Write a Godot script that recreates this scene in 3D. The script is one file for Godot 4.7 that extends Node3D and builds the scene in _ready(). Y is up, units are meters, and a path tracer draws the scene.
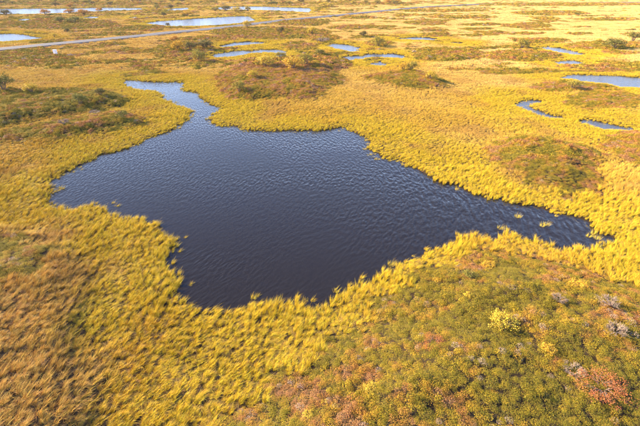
extends Node3D
# An autumn bog seen from about eighteen metres up: a dark pond ringed with yellow sedge,
# low mounds of dwarf-shrub heath, many small pools, a road and willow thickets beyond.
# World axes: x to the right, -z away from the viewer, y up, water level at y = 0.

const POND_NAMES: Array[String] = ["main", "mirror", "longleft", "sliver", "roadlake", "longmid", "curl_up", "curl_low", "tongue", "sickle", "dot", "threadA", "threadB", "rightA", "rightB", "rightC", "stream_a", "stream_b", "pale_a", "pale_b", "pale_c"]
var pond_outlines: Array[PackedVector2Array] = [
	PackedVector2Array([Vector2(-38.4, -85.6), Vector2(-36.6, -86.1), Vector2(-34.3, -84.9), Vector2(-29.5, -84.1), Vector2(-25.9, -84.1), Vector2(-25.1, -79.2), Vector2(-24.1, -77.3), Vector2(-21.6, -75.5), Vector2(-20.7, -74.3), Vector2(-20.5, -72.7), Vector2(-18.1, -68.9), Vector2(-15.8, -66.1), Vector2(-15.2, -64.7), Vector2(-15.8, -62.9), Vector2(-15.9, -59.9), Vector2(-14.8, -57.5), Vector2(-13.2, -56.6), Vector2(-12.0, -57.0), Vector2(-9.7, -54.8), Vector2(-6.9, -54.5), Vector2(-2.8, -54.6), Vector2(0.9, -54.9), Vector2(3.6, -56.1), Vector2(4.1, -54.6), Vector2(5.5, -52.5), Vector2(6.0, -50.1), Vector2(5.8, -47.6), Vector2(6.7, -44.9), Vector2(8.6, -44.4), Vector2(10.5, -41.4), Vector2(12.0, -38.6), Vector2(14.0, -37.1), Vector2(15.0, -35.3), Vector2(16.5, -34.7), Vector2(17.9, -33.8), Vector2(19.4, -33.1), Vector2(20.7, -32.2), Vector2(22.2, -31.3), Vector2(22.2, -30.1), Vector2(22.4, -28.8), Vector2(22.9, -28.0), Vector2(21.3, -26.8), Vector2(20.2, -26.7), Vector2(18.4, -26.5), Vector2(17.7, -27.0), Vector2(16.8, -27.7), Vector2(15.6, -28.3), Vector2(14.8, -28.8), Vector2(13.6, -28.2), Vector2(12.5, -28.6), Vector2(10.8, -27.9), Vector2(9.5, -27.3), Vector2(8.3, -26.5), Vector2(7.3, -26.0), Vector2(5.8, -24.5), Vector2(4.5, -23.4), Vector2(2.9, -22.6), Vector2(1.6, -21.6), Vector2(0.8, -20.6), Vector2(-0.2, -20.3), Vector2(-2.0, -20.5), Vector2(-4.1, -20.5), Vector2(-5.2, -19.8), Vector2(-6.4, -20.0), Vector2(-7.2, -19.7), Vector2(-8.0, -20.1), Vector2(-8.9, -20.6), Vector2(-9.5, -21.5), Vector2(-9.8, -22.7), Vector2(-10.4, -24.3), Vector2(-10.7, -25.3), Vector2(-11.4, -26.1), Vector2(-11.3, -27.3), Vector2(-11.4, -28.0), Vector2(-12.7, -29.1), Vector2(-14.2, -30.5), Vector2(-15.3, -31.4), Vector2(-16.7, -31.1), Vector2(-17.5, -31.8), Vector2(-18.4, -31.7), Vector2(-18.7, -33.1), Vector2(-19.7, -33.6), Vector2(-21.0, -33.3), Vector2(-22.3, -32.9), Vector2(-23.9, -33.3), Vector2(-25.3, -35.0), Vector2(-26.0, -37.4), Vector2(-27.3, -39.3), Vector2(-26.5, -40.8), Vector2(-25.9, -42.0), Vector2(-25.8, -44.0), Vector2(-25.2, -46.1), Vector2(-23.4, -47.2), Vector2(-22.6, -49.3), Vector2(-21.3, -52.2), Vector2(-19.7, -54.4), Vector2(-19.3, -57.2), Vector2(-18.9, -60.4), Vector2(-19.7, -64.2), Vector2(-21.5, -66.2), Vector2(-24.1, -68.9), Vector2(-26.4, -71.9), Vector2(-28.3, -76.1), Vector2(-31.5, -77.3), Vector2(-36.0, -80.4)]),
	PackedVector2Array([Vector2(-123.7, -162.8), Vector2(-112.5, -161.9), Vector2(-108.3, -162.8), Vector2(-101.5, -158.7), Vector2(-95.8, -154.1), Vector2(-89.8, -150.5), Vector2(-91.3, -146.2), Vector2(-94.9, -143.3), Vector2(-98.5, -140.7), Vector2(-106.2, -138.5)]),
	PackedVector2Array([Vector2(-210.3, -283.8), Vector2(-188.8, -288.1), Vector2(-176.5, -291.7), Vector2(-154.9, -291.7), Vector2(-135.4, -300.1), Vector2(-110.4, -295.1), Vector2(-104.6, -279.0), Vector2(-122.5, -270.1), Vector2(-131.8, -263.1), Vector2(-136.4, -255.8), Vector2(-151.3, -248.9), Vector2(-161.9, -245.5), Vector2(-180.0, -241.6)]),
	PackedVector2Array([Vector2(-91.4, -274.9), Vector2(-91.9, -291.7), Vector2(-83.3, -301.0), Vector2(-78.0, -283.3), Vector2(-82.4, -270.1)]),
	PackedVector2Array([Vector2(-75.8, -199.6), Vector2(-72.0, -210.0), Vector2(-57.1, -222.7), Vector2(-43.1, -235.1), Vector2(-34.6, -235.1), Vector2(-28.9, -211.3), Vector2(-34.2, -199.2), Vector2(-42.8, -189.5), Vector2(-52.3, -186.7), Vector2(-57.3, -185.9), Vector2(-66.5, -190.7)]),
	PackedVector2Array([Vector2(-68.8, -296.0), Vector2(-61.7, -310.9), Vector2(-39.5, -311.9), Vector2(-21.7, -302.0), Vector2(-6.2, -295.4), Vector2(-4.1, -274.9), Vector2(-6.1, -259.4), Vector2(-19.4, -268.5), Vector2(-35.2, -277.4), Vector2(-50.8, -279.0), Vector2(-63.2, -281.6)]),
	PackedVector2Array([Vector2(-29.2, -131.5), Vector2(-27.0, -138.6), Vector2(-21.7, -141.5), Vector2(-15.5, -139.1), Vector2(-17.3, -136.3), Vector2(-20.2, -134.6), Vector2(-24.8, -131.1), Vector2(-27.8, -128.7)]),
	PackedVector2Array([Vector2(-28.6, -113.7), Vector2(-27.1, -118.5), Vector2(-23.3, -122.5), Vector2(-20.7, -124.3), Vector2(-19.0, -122.5), Vector2(-16.6, -125.6), Vector2(-11.9, -125.6), Vector2(-8.3, -121.5), Vector2(-8.4, -116.8), Vector2(-9.8, -112.6), Vector2(-11.6, -113.1), Vector2(-11.2, -117.5), Vector2(-12.8, -120.1), Vector2(-18.0, -118.5), Vector2(-21.6, -113.1), Vector2(-25.6, -111.5)]),
	PackedVector2Array([Vector2(1.2, -132.1), Vector2(4.2, -137.5), Vector2(9.3, -133.9), Vector2(11.5, -128.7), Vector2(10.8, -122.6), Vector2(8.4, -120.8), Vector2(5.0, -125.9)]),
	PackedVector2Array([Vector2(3.4, -108.6), Vector2(6.3, -114.0), Vector2(10.3, -115.3), Vector2(13.6, -117.8), Vector2(18.1, -118.5), Vector2(21.4, -115.8), Vector2(21.7, -110.5), Vector2(17.2, -111.7), Vector2(13.5, -112.1), Vector2(8.9, -109.2), Vector2(6.7, -107.0)]),
	PackedVector2Array([Vector2(11.4, -104.5), Vector2(14.9, -106.3), Vector2(15.8, -101.8), Vector2(14.1, -100.5), Vector2(11.8, -101.2)]),
	PackedVector2Array([Vector2(24.1, -147.4), Vector2(29.8, -152.0), Vector2(35.1, -151.7), Vector2(38.2, -146.4), Vector2(34.9, -143.7), Vector2(28.6, -145.4)]),
	PackedVector2Array([Vector2(38.9, -140.9), Vector2(43.6, -138.5), Vector2(41.7, -135.6), Vector2(39.7, -137.6)]),
	PackedVector2Array([Vector2(61.2, -129.3), Vector2(66.4, -131.1), Vector2(69.1, -124.1), Vector2(68.8, -116.5), Vector2(65.3, -115.9), Vector2(63.6, -119.1), Vector2(62.0, -125.5)]),
	PackedVector2Array([Vector2(54.4, -105.9), Vector2(61.1, -108.5), Vector2(62.9, -103.2), Vector2(60.5, -101.7), Vector2(56.4, -102.3), Vector2(54.6, -103.8)]),
	PackedVector2Array([Vector2(46.7, -87.8), Vector2(52.1, -91.1), Vector2(59.4, -90.4), Vector2(64.3, -88.3), Vector2(66.6, -83.8), Vector2(63.5, -80.4), Vector2(58.3, -79.2), Vector2(55.3, -79.6), Vector2(52.3, -82.0), Vector2(50.6, -84.2), Vector2(49.3, -86.6)]),
	PackedVector2Array([Vector2(30.8, -67.9), Vector2(33.6, -70.4), Vector2(35.8, -70.7), Vector2(35.9, -69.1), Vector2(33.2, -67.6), Vector2(33.0, -65.4), Vector2(33.8, -62.8), Vector2(35.0, -61.3), Vector2(35.1, -59.5), Vector2(32.4, -60.6), Vector2(31.6, -63.1), Vector2(30.8, -65.6)]),
	PackedVector2Array([Vector2(36.5, -58.6), Vector2(38.3, -59.8), Vector2(39.0, -58.4), Vector2(40.8, -57.1), Vector2(42.4, -55.9), Vector2(40.9, -54.4), Vector2(37.8, -55.1), Vector2(36.6, -56.8)]),
	PackedVector2Array([Vector2(-138.6, -213.8), Vector2(-140.6, -223.8), Vector2(-131.1, -214.3), Vector2(-129.2, -206.5), Vector2(-133.2, -206.5)]),
	PackedVector2Array([Vector2(-115.0, -225.5), Vector2(-115.6, -235.7), Vector2(-107.2, -229.5), Vector2(-105.8, -222.2), Vector2(-110.8, -221.6)]),
	PackedVector2Array([Vector2(-92.2, -226.1), Vector2(-92.1, -233.4), Vector2(-87.3, -226.1), Vector2(-88.5, -222.7)]),
]
# heath mounds: [key, height of the mound, width of its slope, outline]
var mounds: Array = [
	["near", 1.5, 7.0, PackedVector2Array([Vector2(-4.2, -12.0), Vector2(-3.3, -13.3), Vector2(-2.2, -14.5), Vector2(-1.0, -15.7), Vector2(0.6, -17.1), Vector2(2.4, -18.9), Vector2(4.1, -20.7), Vector2(5.9, -22.3), Vector2(8.4, -24.3), Vector2(10.6, -25.7), Vector2(12.6, -26.3), Vector2(15.1, -25.4), Vector2(17.4, -24.2), Vector2(18.8, -22.9), Vector2(20.6, -21.6), Vector2(25.2, -18.1), Vector2(16.4, -8.4), Vector2(3.6, -7.7), Vector2(-5.3, -10.2)])],
	["leftnear", 0.8, 3.0, PackedVector2Array([Vector2(-29.2, -27.6), Vector2(-24.5, -27.5), Vector2(-22.9, -27.3), Vector2(-20.7, -26.2), Vector2(-19.2, -24.8), Vector2(-18.6, -23.1), Vector2(-18.8, -21.7), Vector2(-19.6, -21.0), Vector2(-20.0, -20.6), Vector2(-23.1, -19.8)])],
	["leftupper", 1.0, 3.0, PackedVector2Array([Vector2(-66.1, -75.2), Vector2(-55.2, -74.4), Vector2(-50.0, -75.9), Vector2(-43.5, -75.2), Vector2(-36.9, -74.4), Vector2(-30.8, -69.7), Vector2(-31.5, -66.1), Vector2(-34.7, -63.5), Vector2(-36.3, -61.2), Vector2(-40.3, -59.2), Vector2(-41.8, -56.4), Vector2(-42.8, -55.6), Vector2(-49.9, -54.3)])],
	["leftlower", 0.7, 3.0, PackedVector2Array([Vector2(-45.2, -51.5), Vector2(-41.2, -53.1), Vector2(-38.4, -56.0), Vector2(-35.1, -58.7), Vector2(-32.7, -60.9), Vector2(-29.2, -62.2), Vector2(-24.6, -59.2), Vector2(-24.3, -56.4), Vector2(-26.8, -54.7), Vector2(-30.1, -51.9), Vector2(-33.3, -49.7), Vector2(-37.5, -49.7), Vector2(-43.3, -49.0)])],
	["oval", 0.8, 4.0, PackedVector2Array([Vector2(19.2, -46.8), Vector2(23.2, -51.1), Vector2(26.7, -51.7), Vector2(29.7, -49.3), Vector2(31.4, -46.8), Vector2(31.4, -44.8), Vector2(29.3, -42.5), Vector2(27.9, -38.6), Vector2(26.2, -36.6), Vector2(23.5, -35.1), Vector2(21.0, -35.9), Vector2(20.1, -38.2), Vector2(19.1, -41.8)])],
	["rightedge", 0.8, 4.0, PackedVector2Array([Vector2(34.4, -50.4), Vector2(37.4, -52.3), Vector2(41.7, -53.9), Vector2(51.2, -56.0), Vector2(37.7, -38.6), Vector2(33.5, -41.4), Vector2(33.0, -44.5), Vector2(33.5, -46.8)])],
	["bushmound", 0.8, 4.0, PackedVector2Array([Vector2(8.0, -86.8), Vector2(13.9, -92.7), Vector2(19.7, -94.9), Vector2(22.8, -88.7), Vector2(24.3, -81.4), Vector2(22.0, -77.4), Vector2(17.5, -76.7), Vector2(13.2, -78.6)])],
	["poolside", 1.0, 5.0, PackedVector2Array([Vector2(-21.0, -86.8), Vector2(-19.9, -96.0), Vector2(-18.9, -105.9), Vector2(-12.1, -108.7), Vector2(-2.5, -111.6), Vector2(6.0, -107.3), Vector2(7.2, -99.5), Vector2(3.7, -91.7), Vector2(4.8, -84.9), Vector2(2.0, -78.6), Vector2(0.3, -71.7), Vector2(-2.4, -68.5), Vector2(-4.9, -70.4), Vector2(-8.2, -70.4), Vector2(-13.8, -69.7), Vector2(-15.9, -73.0)])],
]
# patches of heath on the flats: outlines
var patches: Array[PackedVector2Array] = [
	PackedVector2Array([Vector2(-60.5, -108.8), Vector2(-59.2, -103.4), Vector2(-61.1, -99.8), Vector2(-65.5, -98.5), Vector2(-71.4, -99.8), Vector2(-77.7, -103.4), Vector2(-82.9, -108.8), Vector2(-85.4, -114.7), Vector2(-84.1, -119.4), Vector2(-79.1, -121.2), Vector2(-72.0, -119.4), Vector2(-65.1, -114.7)]),
	PackedVector2Array([Vector2(-56.6, -133.3), Vector2(-56.3, -131.3), Vector2(-57.2, -129.8), Vector2(-59.0, -129.3), Vector2(-61.2, -129.8), Vector2(-63.3, -131.3), Vector2(-64.8, -133.3), Vector2(-65.2, -135.4), Vector2(-64.3, -136.9), Vector2(-62.4, -137.5), Vector2(-60.1, -136.9), Vector2(-57.9, -135.4)]),
	PackedVector2Array([Vector2(-53.2, -118.6), Vector2(-53.0, -117.5), Vector2(-53.4, -116.7), Vector2(-54.3, -116.4), Vector2(-55.5, -116.7), Vector2(-56.6, -117.5), Vector2(-57.4, -118.6), Vector2(-57.6, -119.8), Vector2(-57.2, -120.7), Vector2(-56.3, -121.0), Vector2(-55.1, -120.7), Vector2(-53.9, -119.8)]),
	PackedVector2Array([Vector2(-43.9, -106.0), Vector2(-43.8, -105.1), Vector2(-44.0, -104.4), Vector2(-44.6, -104.2), Vector2(-45.4, -104.4), Vector2(-46.2, -105.1), Vector2(-46.8, -106.0), Vector2(-47.0, -107.0), Vector2(-46.7, -107.7), Vector2(-46.1, -107.9), Vector2(-45.3, -107.7), Vector2(-44.5, -107.0)]),
	PackedVector2Array([Vector2(-26.7, -119.5), Vector2(-26.4, -112.4), Vector2(-28.4, -107.7), Vector2(-32.0, -106.0), Vector2(-36.6, -107.7), Vector2(-41.2, -112.4), Vector2(-44.8, -119.5), Vector2(-46.2, -127.4), Vector2(-44.7, -133.9), Vector2(-40.4, -136.4), Vector2(-34.7, -133.9), Vector2(-29.7, -127.4)]),
	PackedVector2Array([Vector2(4.2, -161.3), Vector2(1.2, -153.0), Vector2(-6.1, -147.4), Vector2(-15.9, -145.5), Vector2(-26.1, -147.4), Vector2(-34.6, -153.0), Vector2(-39.3, -161.3), Vector2(-38.3, -170.5), Vector2(-31.1, -177.9), Vector2(-19.5, -180.8), Vector2(-7.3, -177.9), Vector2(1.4, -170.5)]),
	PackedVector2Array([Vector2(3.9, -103.4), Vector2(3.1, -98.5), Vector2(1.3, -95.2), Vector2(-1.1, -94.0), Vector2(-3.4, -95.2), Vector2(-5.3, -98.5), Vector2(-6.3, -103.4), Vector2(-5.8, -108.8), Vector2(-4.0, -113.0), Vector2(-1.3, -114.7), Vector2(1.5, -113.0), Vector2(3.4, -108.8)]),
	PackedVector2Array([Vector2(6.5, -147.9), Vector2(5.5, -143.6), Vector2(3.4, -140.5), Vector2(0.6, -139.5), Vector2(-2.2, -140.5), Vector2(-4.3, -143.6), Vector2(-5.2, -147.9), Vector2(-4.5, -152.5), Vector2(-2.4, -156.0), Vector2(0.7, -157.3), Vector2(3.7, -156.0), Vector2(5.8, -152.5)]),
	PackedVector2Array([Vector2(22.0, -135.4), Vector2(21.0, -132.1), Vector2(19.2, -129.8), Vector2(17.1, -128.9), Vector2(15.2, -129.8), Vector2(13.9, -132.1), Vector2(13.7, -135.4), Vector2(14.6, -138.8), Vector2(16.4, -141.4), Vector2(18.7, -142.4), Vector2(20.8, -141.4), Vector2(22.0, -138.8)]),
	PackedVector2Array([Vector2(42.1, -114.7), Vector2(39.0, -109.5), Vector2(34.4, -106.0), Vector2(29.3, -104.7), Vector2(24.9, -106.0), Vector2(22.1, -109.5), Vector2(21.7, -114.7), Vector2(24.1, -120.3), Vector2(28.9, -124.8), Vector2(34.9, -126.5), Vector2(40.0, -124.8), Vector2(42.6, -120.3)]),
	PackedVector2Array([Vector2(95.3, -269.1), Vector2(90.5, -264.6), Vector2(80.5, -261.3), Vector2(68.0, -260.1), Vector2(56.0, -261.3), Vector2(47.7, -264.6), Vector2(45.1, -269.1), Vector2(49.3, -273.8), Vector2(59.4, -277.4), Vector2(72.6, -278.7), Vector2(85.2, -277.4), Vector2(93.5, -273.8)]),
	PackedVector2Array([Vector2(84.3, -225.4), Vector2(80.6, -221.1), Vector2(73.7, -218.0), Vector2(65.4, -216.9), Vector2(57.8, -218.0), Vector2(52.7, -221.1), Vector2(51.5, -225.4), Vector2(54.7, -229.9), Vector2(61.7, -233.3), Vector2(70.5, -234.5), Vector2(78.6, -233.3), Vector2(83.6, -229.9)]),
	PackedVector2Array([Vector2(53.4, -197.3), Vector2(51.2, -193.5), Vector2(47.2, -190.9), Vector2(42.5, -189.9), Vector2(38.2, -190.9), Vector2(35.4, -193.5), Vector2(34.8, -197.3), Vector2(36.7, -201.2), Vector2(40.7, -204.2), Vector2(45.8, -205.3), Vector2(50.4, -204.2), Vector2(53.2, -201.2)]),
	PackedVector2Array([Vector2(74.8, -189.9), Vector2(72.8, -187.5), Vector2(68.9, -185.9), Vector2(64.3, -185.2), Vector2(60.1, -185.9), Vector2(57.4, -187.5), Vector2(56.8, -189.9), Vector2(58.7, -192.3), Vector2(62.6, -194.1), Vector2(67.4, -194.8), Vector2(71.8, -194.1), Vector2(74.5, -192.3)]),
	PackedVector2Array([Vector2(65.1, -173.8), Vector2(63.6, -172.3), Vector2(60.8, -171.3), Vector2(57.3, -170.9), Vector2(54.1, -171.3), Vector2(52.0, -172.3), Vector2(51.5, -173.8), Vector2(52.9, -175.4), Vector2(55.7, -176.5), Vector2(59.3, -176.9), Vector2(62.6, -176.5), Vector2(64.7, -175.4)]),
	PackedVector2Array([Vector2(47.9, -168.9), Vector2(46.7, -167.0), Vector2(44.2, -165.7), Vector2(41.2, -165.2), Vector2(38.5, -165.7), Vector2(36.6, -167.0), Vector2(36.2, -168.9), Vector2(37.4, -170.9), Vector2(39.9, -172.3), Vector2(43.0, -172.8), Vector2(45.9, -172.3), Vector2(47.7, -170.9)]),
	PackedVector2Array([Vector2(44.1, -158.5), Vector2(43.1, -157.2), Vector2(41.2, -156.3), Vector2(38.7, -156.0), Vector2(36.4, -156.3), Vector2(34.8, -157.2), Vector2(34.5, -158.5), Vector2(35.4, -159.7), Vector2(37.4, -160.7), Vector2(39.9, -161.0), Vector2(42.2, -160.7), Vector2(43.8, -159.7)]),
	PackedVector2Array([Vector2(55.1, -154.3), Vector2(54.1, -152.6), Vector2(52.5, -151.4), Vector2(50.7, -150.9), Vector2(49.2, -151.4), Vector2(48.3, -152.6), Vector2(48.4, -154.3), Vector2(49.4, -156.1), Vector2(51.0, -157.4), Vector2(52.9, -157.9), Vector2(54.4, -157.4), Vector2(55.3, -156.1)]),
	PackedVector2Array([Vector2(65.7, -162.8), Vector2(64.6, -161.0), Vector2(62.7, -159.8), Vector2(60.6, -159.3), Vector2(58.9, -159.8), Vector2(57.9, -161.0), Vector2(58.0, -162.8), Vector2(59.1, -164.6), Vector2(61.0, -165.9), Vector2(63.2, -166.4), Vector2(65.0, -165.9), Vector2(65.9, -164.6)]),
	PackedVector2Array([Vector2(75.9, -140.8), Vector2(73.4, -137.9), Vector2(69.5, -135.9), Vector2(65.3, -135.1), Vector2(61.8, -135.9), Vector2(59.8, -137.9), Vector2(59.8, -140.8), Vector2(62.1, -143.8), Vector2(66.1, -146.1), Vector2(70.6, -146.9), Vector2(74.4, -146.1), Vector2(76.3, -143.8)]),
	PackedVector2Array([Vector2(61.0, -113.1), Vector2(57.4, -108.8), Vector2(52.3, -105.8), Vector2(46.9, -104.7), Vector2(42.4, -105.8), Vector2(39.8, -108.8), Vector2(39.8, -113.1), Vector2(42.8, -117.8), Vector2(48.1, -121.5), Vector2(54.4, -122.9), Vector2(59.4, -121.5), Vector2(61.8, -117.8)]),
	PackedVector2Array([Vector2(75.5, -98.5), Vector2(72.1, -95.7), Vector2(66.8, -93.7), Vector2(61.1, -93.0), Vector2(56.2, -93.7), Vector2(53.3, -95.7), Vector2(53.3, -98.5), Vector2(56.3, -101.5), Vector2(61.7, -103.9), Vector2(68.1, -104.7), Vector2(73.4, -103.9), Vector2(76.1, -101.5)]),
	PackedVector2Array([Vector2(55.3, -79.3), Vector2(52.9, -77.2), Vector2(48.9, -75.7), Vector2(44.4, -75.1), Vector2(40.5, -75.7), Vector2(38.1, -77.2), Vector2(37.8, -79.3), Vector2(40.0, -81.5), Vector2(44.1, -83.2), Vector2(49.0, -83.9), Vector2(53.2, -83.2), Vector2(55.5, -81.5)]),
	PackedVector2Array([Vector2(53.6, -69.4), Vector2(50.8, -66.7), Vector2(47.1, -64.8), Vector2(43.2, -64.2), Vector2(40.2, -64.8), Vector2(38.6, -66.7), Vector2(39.0, -69.4), Vector2(41.4, -72.3), Vector2(45.4, -74.6), Vector2(49.8, -75.5), Vector2(53.2, -74.6), Vector2(54.6, -72.3)]),
	PackedVector2Array([Vector2(141.8, -249.7), Vector2(135.0, -241.9), Vector2(125.3, -236.5), Vector2(115.0, -234.5), Vector2(106.6, -236.5), Vector2(102.0, -241.9), Vector2(102.5, -249.7), Vector2(108.5, -258.0), Vector2(118.7, -264.4), Vector2(130.2, -266.8), Vector2(139.5, -264.4), Vector2(143.6, -258.0)]),
	PackedVector2Array([Vector2(92.3, -184.5), Vector2(88.8, -180.1), Vector2(83.8, -177.0), Vector2(78.3, -175.9), Vector2(73.8, -177.0), Vector2(71.3, -180.1), Vector2(71.6, -184.5), Vector2(74.7, -189.1), Vector2(80.0, -192.6), Vector2(85.9, -193.9), Vector2(90.8, -192.6), Vector2(93.1, -189.1)]),
	PackedVector2Array([Vector2(93.7, -158.5), Vector2(92.4, -157.2), Vector2(90.3, -156.3), Vector2(87.9, -156.0), Vector2(85.9, -156.3), Vector2(84.7, -157.2), Vector2(84.8, -158.5), Vector2(86.0, -159.7), Vector2(88.2, -160.7), Vector2(90.6, -161.0), Vector2(92.7, -160.7), Vector2(93.8, -159.7)]),
	PackedVector2Array([Vector2(145.9, -212.9), Vector2(141.6, -209.5), Vector2(134.5, -207.1), Vector2(126.5, -206.2), Vector2(119.4, -207.1), Vector2(115.2, -209.5), Vector2(114.9, -212.9), Vector2(118.8, -216.4), Vector2(126.0, -219.0), Vector2(134.6, -220.0), Vector2(142.0, -219.0), Vector2(146.1, -216.4)]),
	PackedVector2Array([Vector2(29.7, -180.8), Vector2(28.3, -178.1), Vector2(25.3, -176.2), Vector2(21.6, -175.5), Vector2(18.1, -176.2), Vector2(15.6, -178.1), Vector2(14.8, -180.8), Vector2(16.1, -183.6), Vector2(19.0, -185.6), Vector2(22.9, -186.4), Vector2(26.6, -185.6), Vector2(29.1, -183.6)]),
	PackedVector2Array([Vector2(20.1, -179.0), Vector2(18.6, -175.5), Vector2(15.2, -173.1), Vector2(10.8, -172.2), Vector2(6.6, -173.1), Vector2(3.4, -175.5), Vector2(2.3, -179.0), Vector2(3.6, -182.6), Vector2(7.0, -185.4), Vector2(11.6, -186.4), Vector2(16.2, -185.4), Vector2(19.3, -182.6)]),
	PackedVector2Array([Vector2(25.7, -222.7), Vector2(24.3, -219.5), Vector2(21.1, -217.2), Vector2(17.1, -216.4), Vector2(13.2, -217.2), Vector2(10.5, -219.5), Vector2(9.5, -222.7), Vector2(10.8, -226.0), Vector2(13.9, -228.4), Vector2(18.1, -229.3), Vector2(22.2, -228.4), Vector2(25.0, -226.0)]),
	PackedVector2Array([Vector2(43.4, -234.0), Vector2(42.3, -230.5), Vector2(40.6, -228.0), Vector2(38.8, -227.1), Vector2(37.2, -228.0), Vector2(36.4, -230.5), Vector2(36.4, -234.0), Vector2(37.4, -237.6), Vector2(39.2, -240.3), Vector2(41.1, -241.3), Vector2(42.7, -240.3), Vector2(43.6, -237.6)]),
	PackedVector2Array([Vector2(-82.8, -192.3), Vector2(-81.6, -181.7), Vector2(-86.9, -174.6), Vector2(-96.9, -172.2), Vector2(-109.5, -174.6), Vector2(-122.3, -181.7), Vector2(-132.4, -192.3), Vector2(-136.6, -204.1), Vector2(-132.7, -213.7), Vector2(-121.0, -217.4), Vector2(-105.2, -213.7), Vector2(-91.1, -204.1)]),
	PackedVector2Array([Vector2(-59.6, -175.5), Vector2(-59.6, -171.2), Vector2(-62.3, -168.1), Vector2(-67.0, -167.0), Vector2(-72.5, -168.1), Vector2(-77.6, -171.2), Vector2(-80.8, -175.5), Vector2(-81.4, -180.1), Vector2(-78.8, -183.6), Vector2(-73.7, -184.9), Vector2(-67.7, -183.6), Vector2(-62.5, -180.1)]),
	PackedVector2Array([Vector2(96.1, -130.3), Vector2(91.8, -126.5), Vector2(85.6, -123.8), Vector2(78.8, -122.9), Vector2(73.2, -123.8), Vector2(70.1, -126.5), Vector2(70.3, -130.3), Vector2(74.1, -134.3), Vector2(80.7, -137.4), Vector2(88.1, -138.6), Vector2(94.2, -137.4), Vector2(97.1, -134.3)]),
	PackedVector2Array([Vector2(-17.7, -100.9), Vector2(-17.8, -99.1), Vector2(-18.5, -97.8), Vector2(-19.8, -97.4), Vector2(-21.2, -97.8), Vector2(-22.4, -99.1), Vector2(-23.1, -100.9), Vector2(-23.2, -102.8), Vector2(-22.4, -104.2), Vector2(-21.1, -104.7), Vector2(-19.6, -104.2), Vector2(-18.4, -102.8)]),
	PackedVector2Array([Vector2(-0.6, -130.3), Vector2(-1.2, -126.5), Vector2(-3.0, -123.8), Vector2(-5.4, -122.9), Vector2(-7.9, -123.8), Vector2(-9.9, -126.5), Vector2(-10.9, -130.3), Vector2(-10.5, -134.3), Vector2(-8.7, -137.4), Vector2(-6.1, -138.6), Vector2(-3.3, -137.4), Vector2(-1.3, -134.3)]),
	PackedVector2Array([Vector2(-60.3, -158.5), Vector2(-60.8, -156.8), Vector2(-63.5, -155.6), Vector2(-67.6, -155.1), Vector2(-72.0, -155.6), Vector2(-75.6, -156.8), Vector2(-77.5, -158.5), Vector2(-77.2, -160.2), Vector2(-74.5, -161.4), Vector2(-70.3, -161.9), Vector2(-65.8, -161.4), Vector2(-62.1, -160.2)]),
	PackedVector2Array([Vector2(4.2, -196.4), Vector2(2.5, -190.3), Vector2(-2.0, -186.0), Vector2(-8.0, -184.5), Vector2(-14.0, -186.0), Vector2(-18.8, -190.3), Vector2(-21.1, -196.4), Vector2(-20.0, -203.0), Vector2(-15.6, -208.1), Vector2(-9.0, -210.0), Vector2(-2.2, -208.1), Vector2(2.6, -203.0)]),
	PackedVector2Array([Vector2(-24.1, -100.9), Vector2(-24.0, -98.5), Vector2(-24.7, -96.9), Vector2(-26.1, -96.2), Vector2(-27.8, -96.9), Vector2(-29.3, -98.5), Vector2(-30.4, -100.9), Vector2(-30.7, -103.4), Vector2(-30.0, -105.3), Vector2(-28.5, -106.0), Vector2(-26.7, -105.3), Vector2(-25.0, -103.4)]),
	PackedVector2Array([Vector2(-65.4, -256.6), Vector2(-66.2, -251.0), Vector2(-71.0, -247.1), Vector2(-78.5, -245.7), Vector2(-86.8, -247.1), Vector2(-94.0, -251.0), Vector2(-98.1, -256.6), Vector2(-98.0, -262.3), Vector2(-93.4, -266.7), Vector2(-85.4, -268.3), Vector2(-76.4, -266.7), Vector2(-69.1, -262.3)]),
	PackedVector2Array([Vector2(71.6, -339.9), Vector2(61.4, -331.6), Vector2(37.8, -325.8), Vector2(6.8, -323.7), Vector2(-24.0, -325.8), Vector2(-47.5, -331.6), Vector2(-57.3, -339.9), Vector2(-49.8, -348.6), Vector2(-26.2, -355.3), Vector2(7.5, -357.8), Vector2(41.1, -355.3), Vector2(64.5, -348.6)]),
	PackedVector2Array([Vector2(228.3, -328.2), Vector2(214.2, -319.3), Vector2(188.4, -313.1), Vector2(157.5, -310.9), Vector2(128.9, -313.1), Vector2(109.2, -319.3), Vector2(103.8, -328.2), Vector2(115.2, -337.5), Vector2(141.5, -344.7), Vector2(175.4, -347.4), Vector2(206.7, -344.7), Vector2(226.0, -337.5)]),
	PackedVector2Array([Vector2(-105.9, -335.1), Vector2(-111.3, -325.9), Vector2(-131.4, -319.5), Vector2(-160.6, -317.2), Vector2(-192.1, -319.5), Vector2(-218.4, -325.9), Vector2(-232.9, -335.1), Vector2(-230.8, -344.8), Vector2(-211.2, -352.3), Vector2(-179.2, -355.1), Vector2(-144.5, -352.3), Vector2(-117.6, -344.8)]),
]
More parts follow.
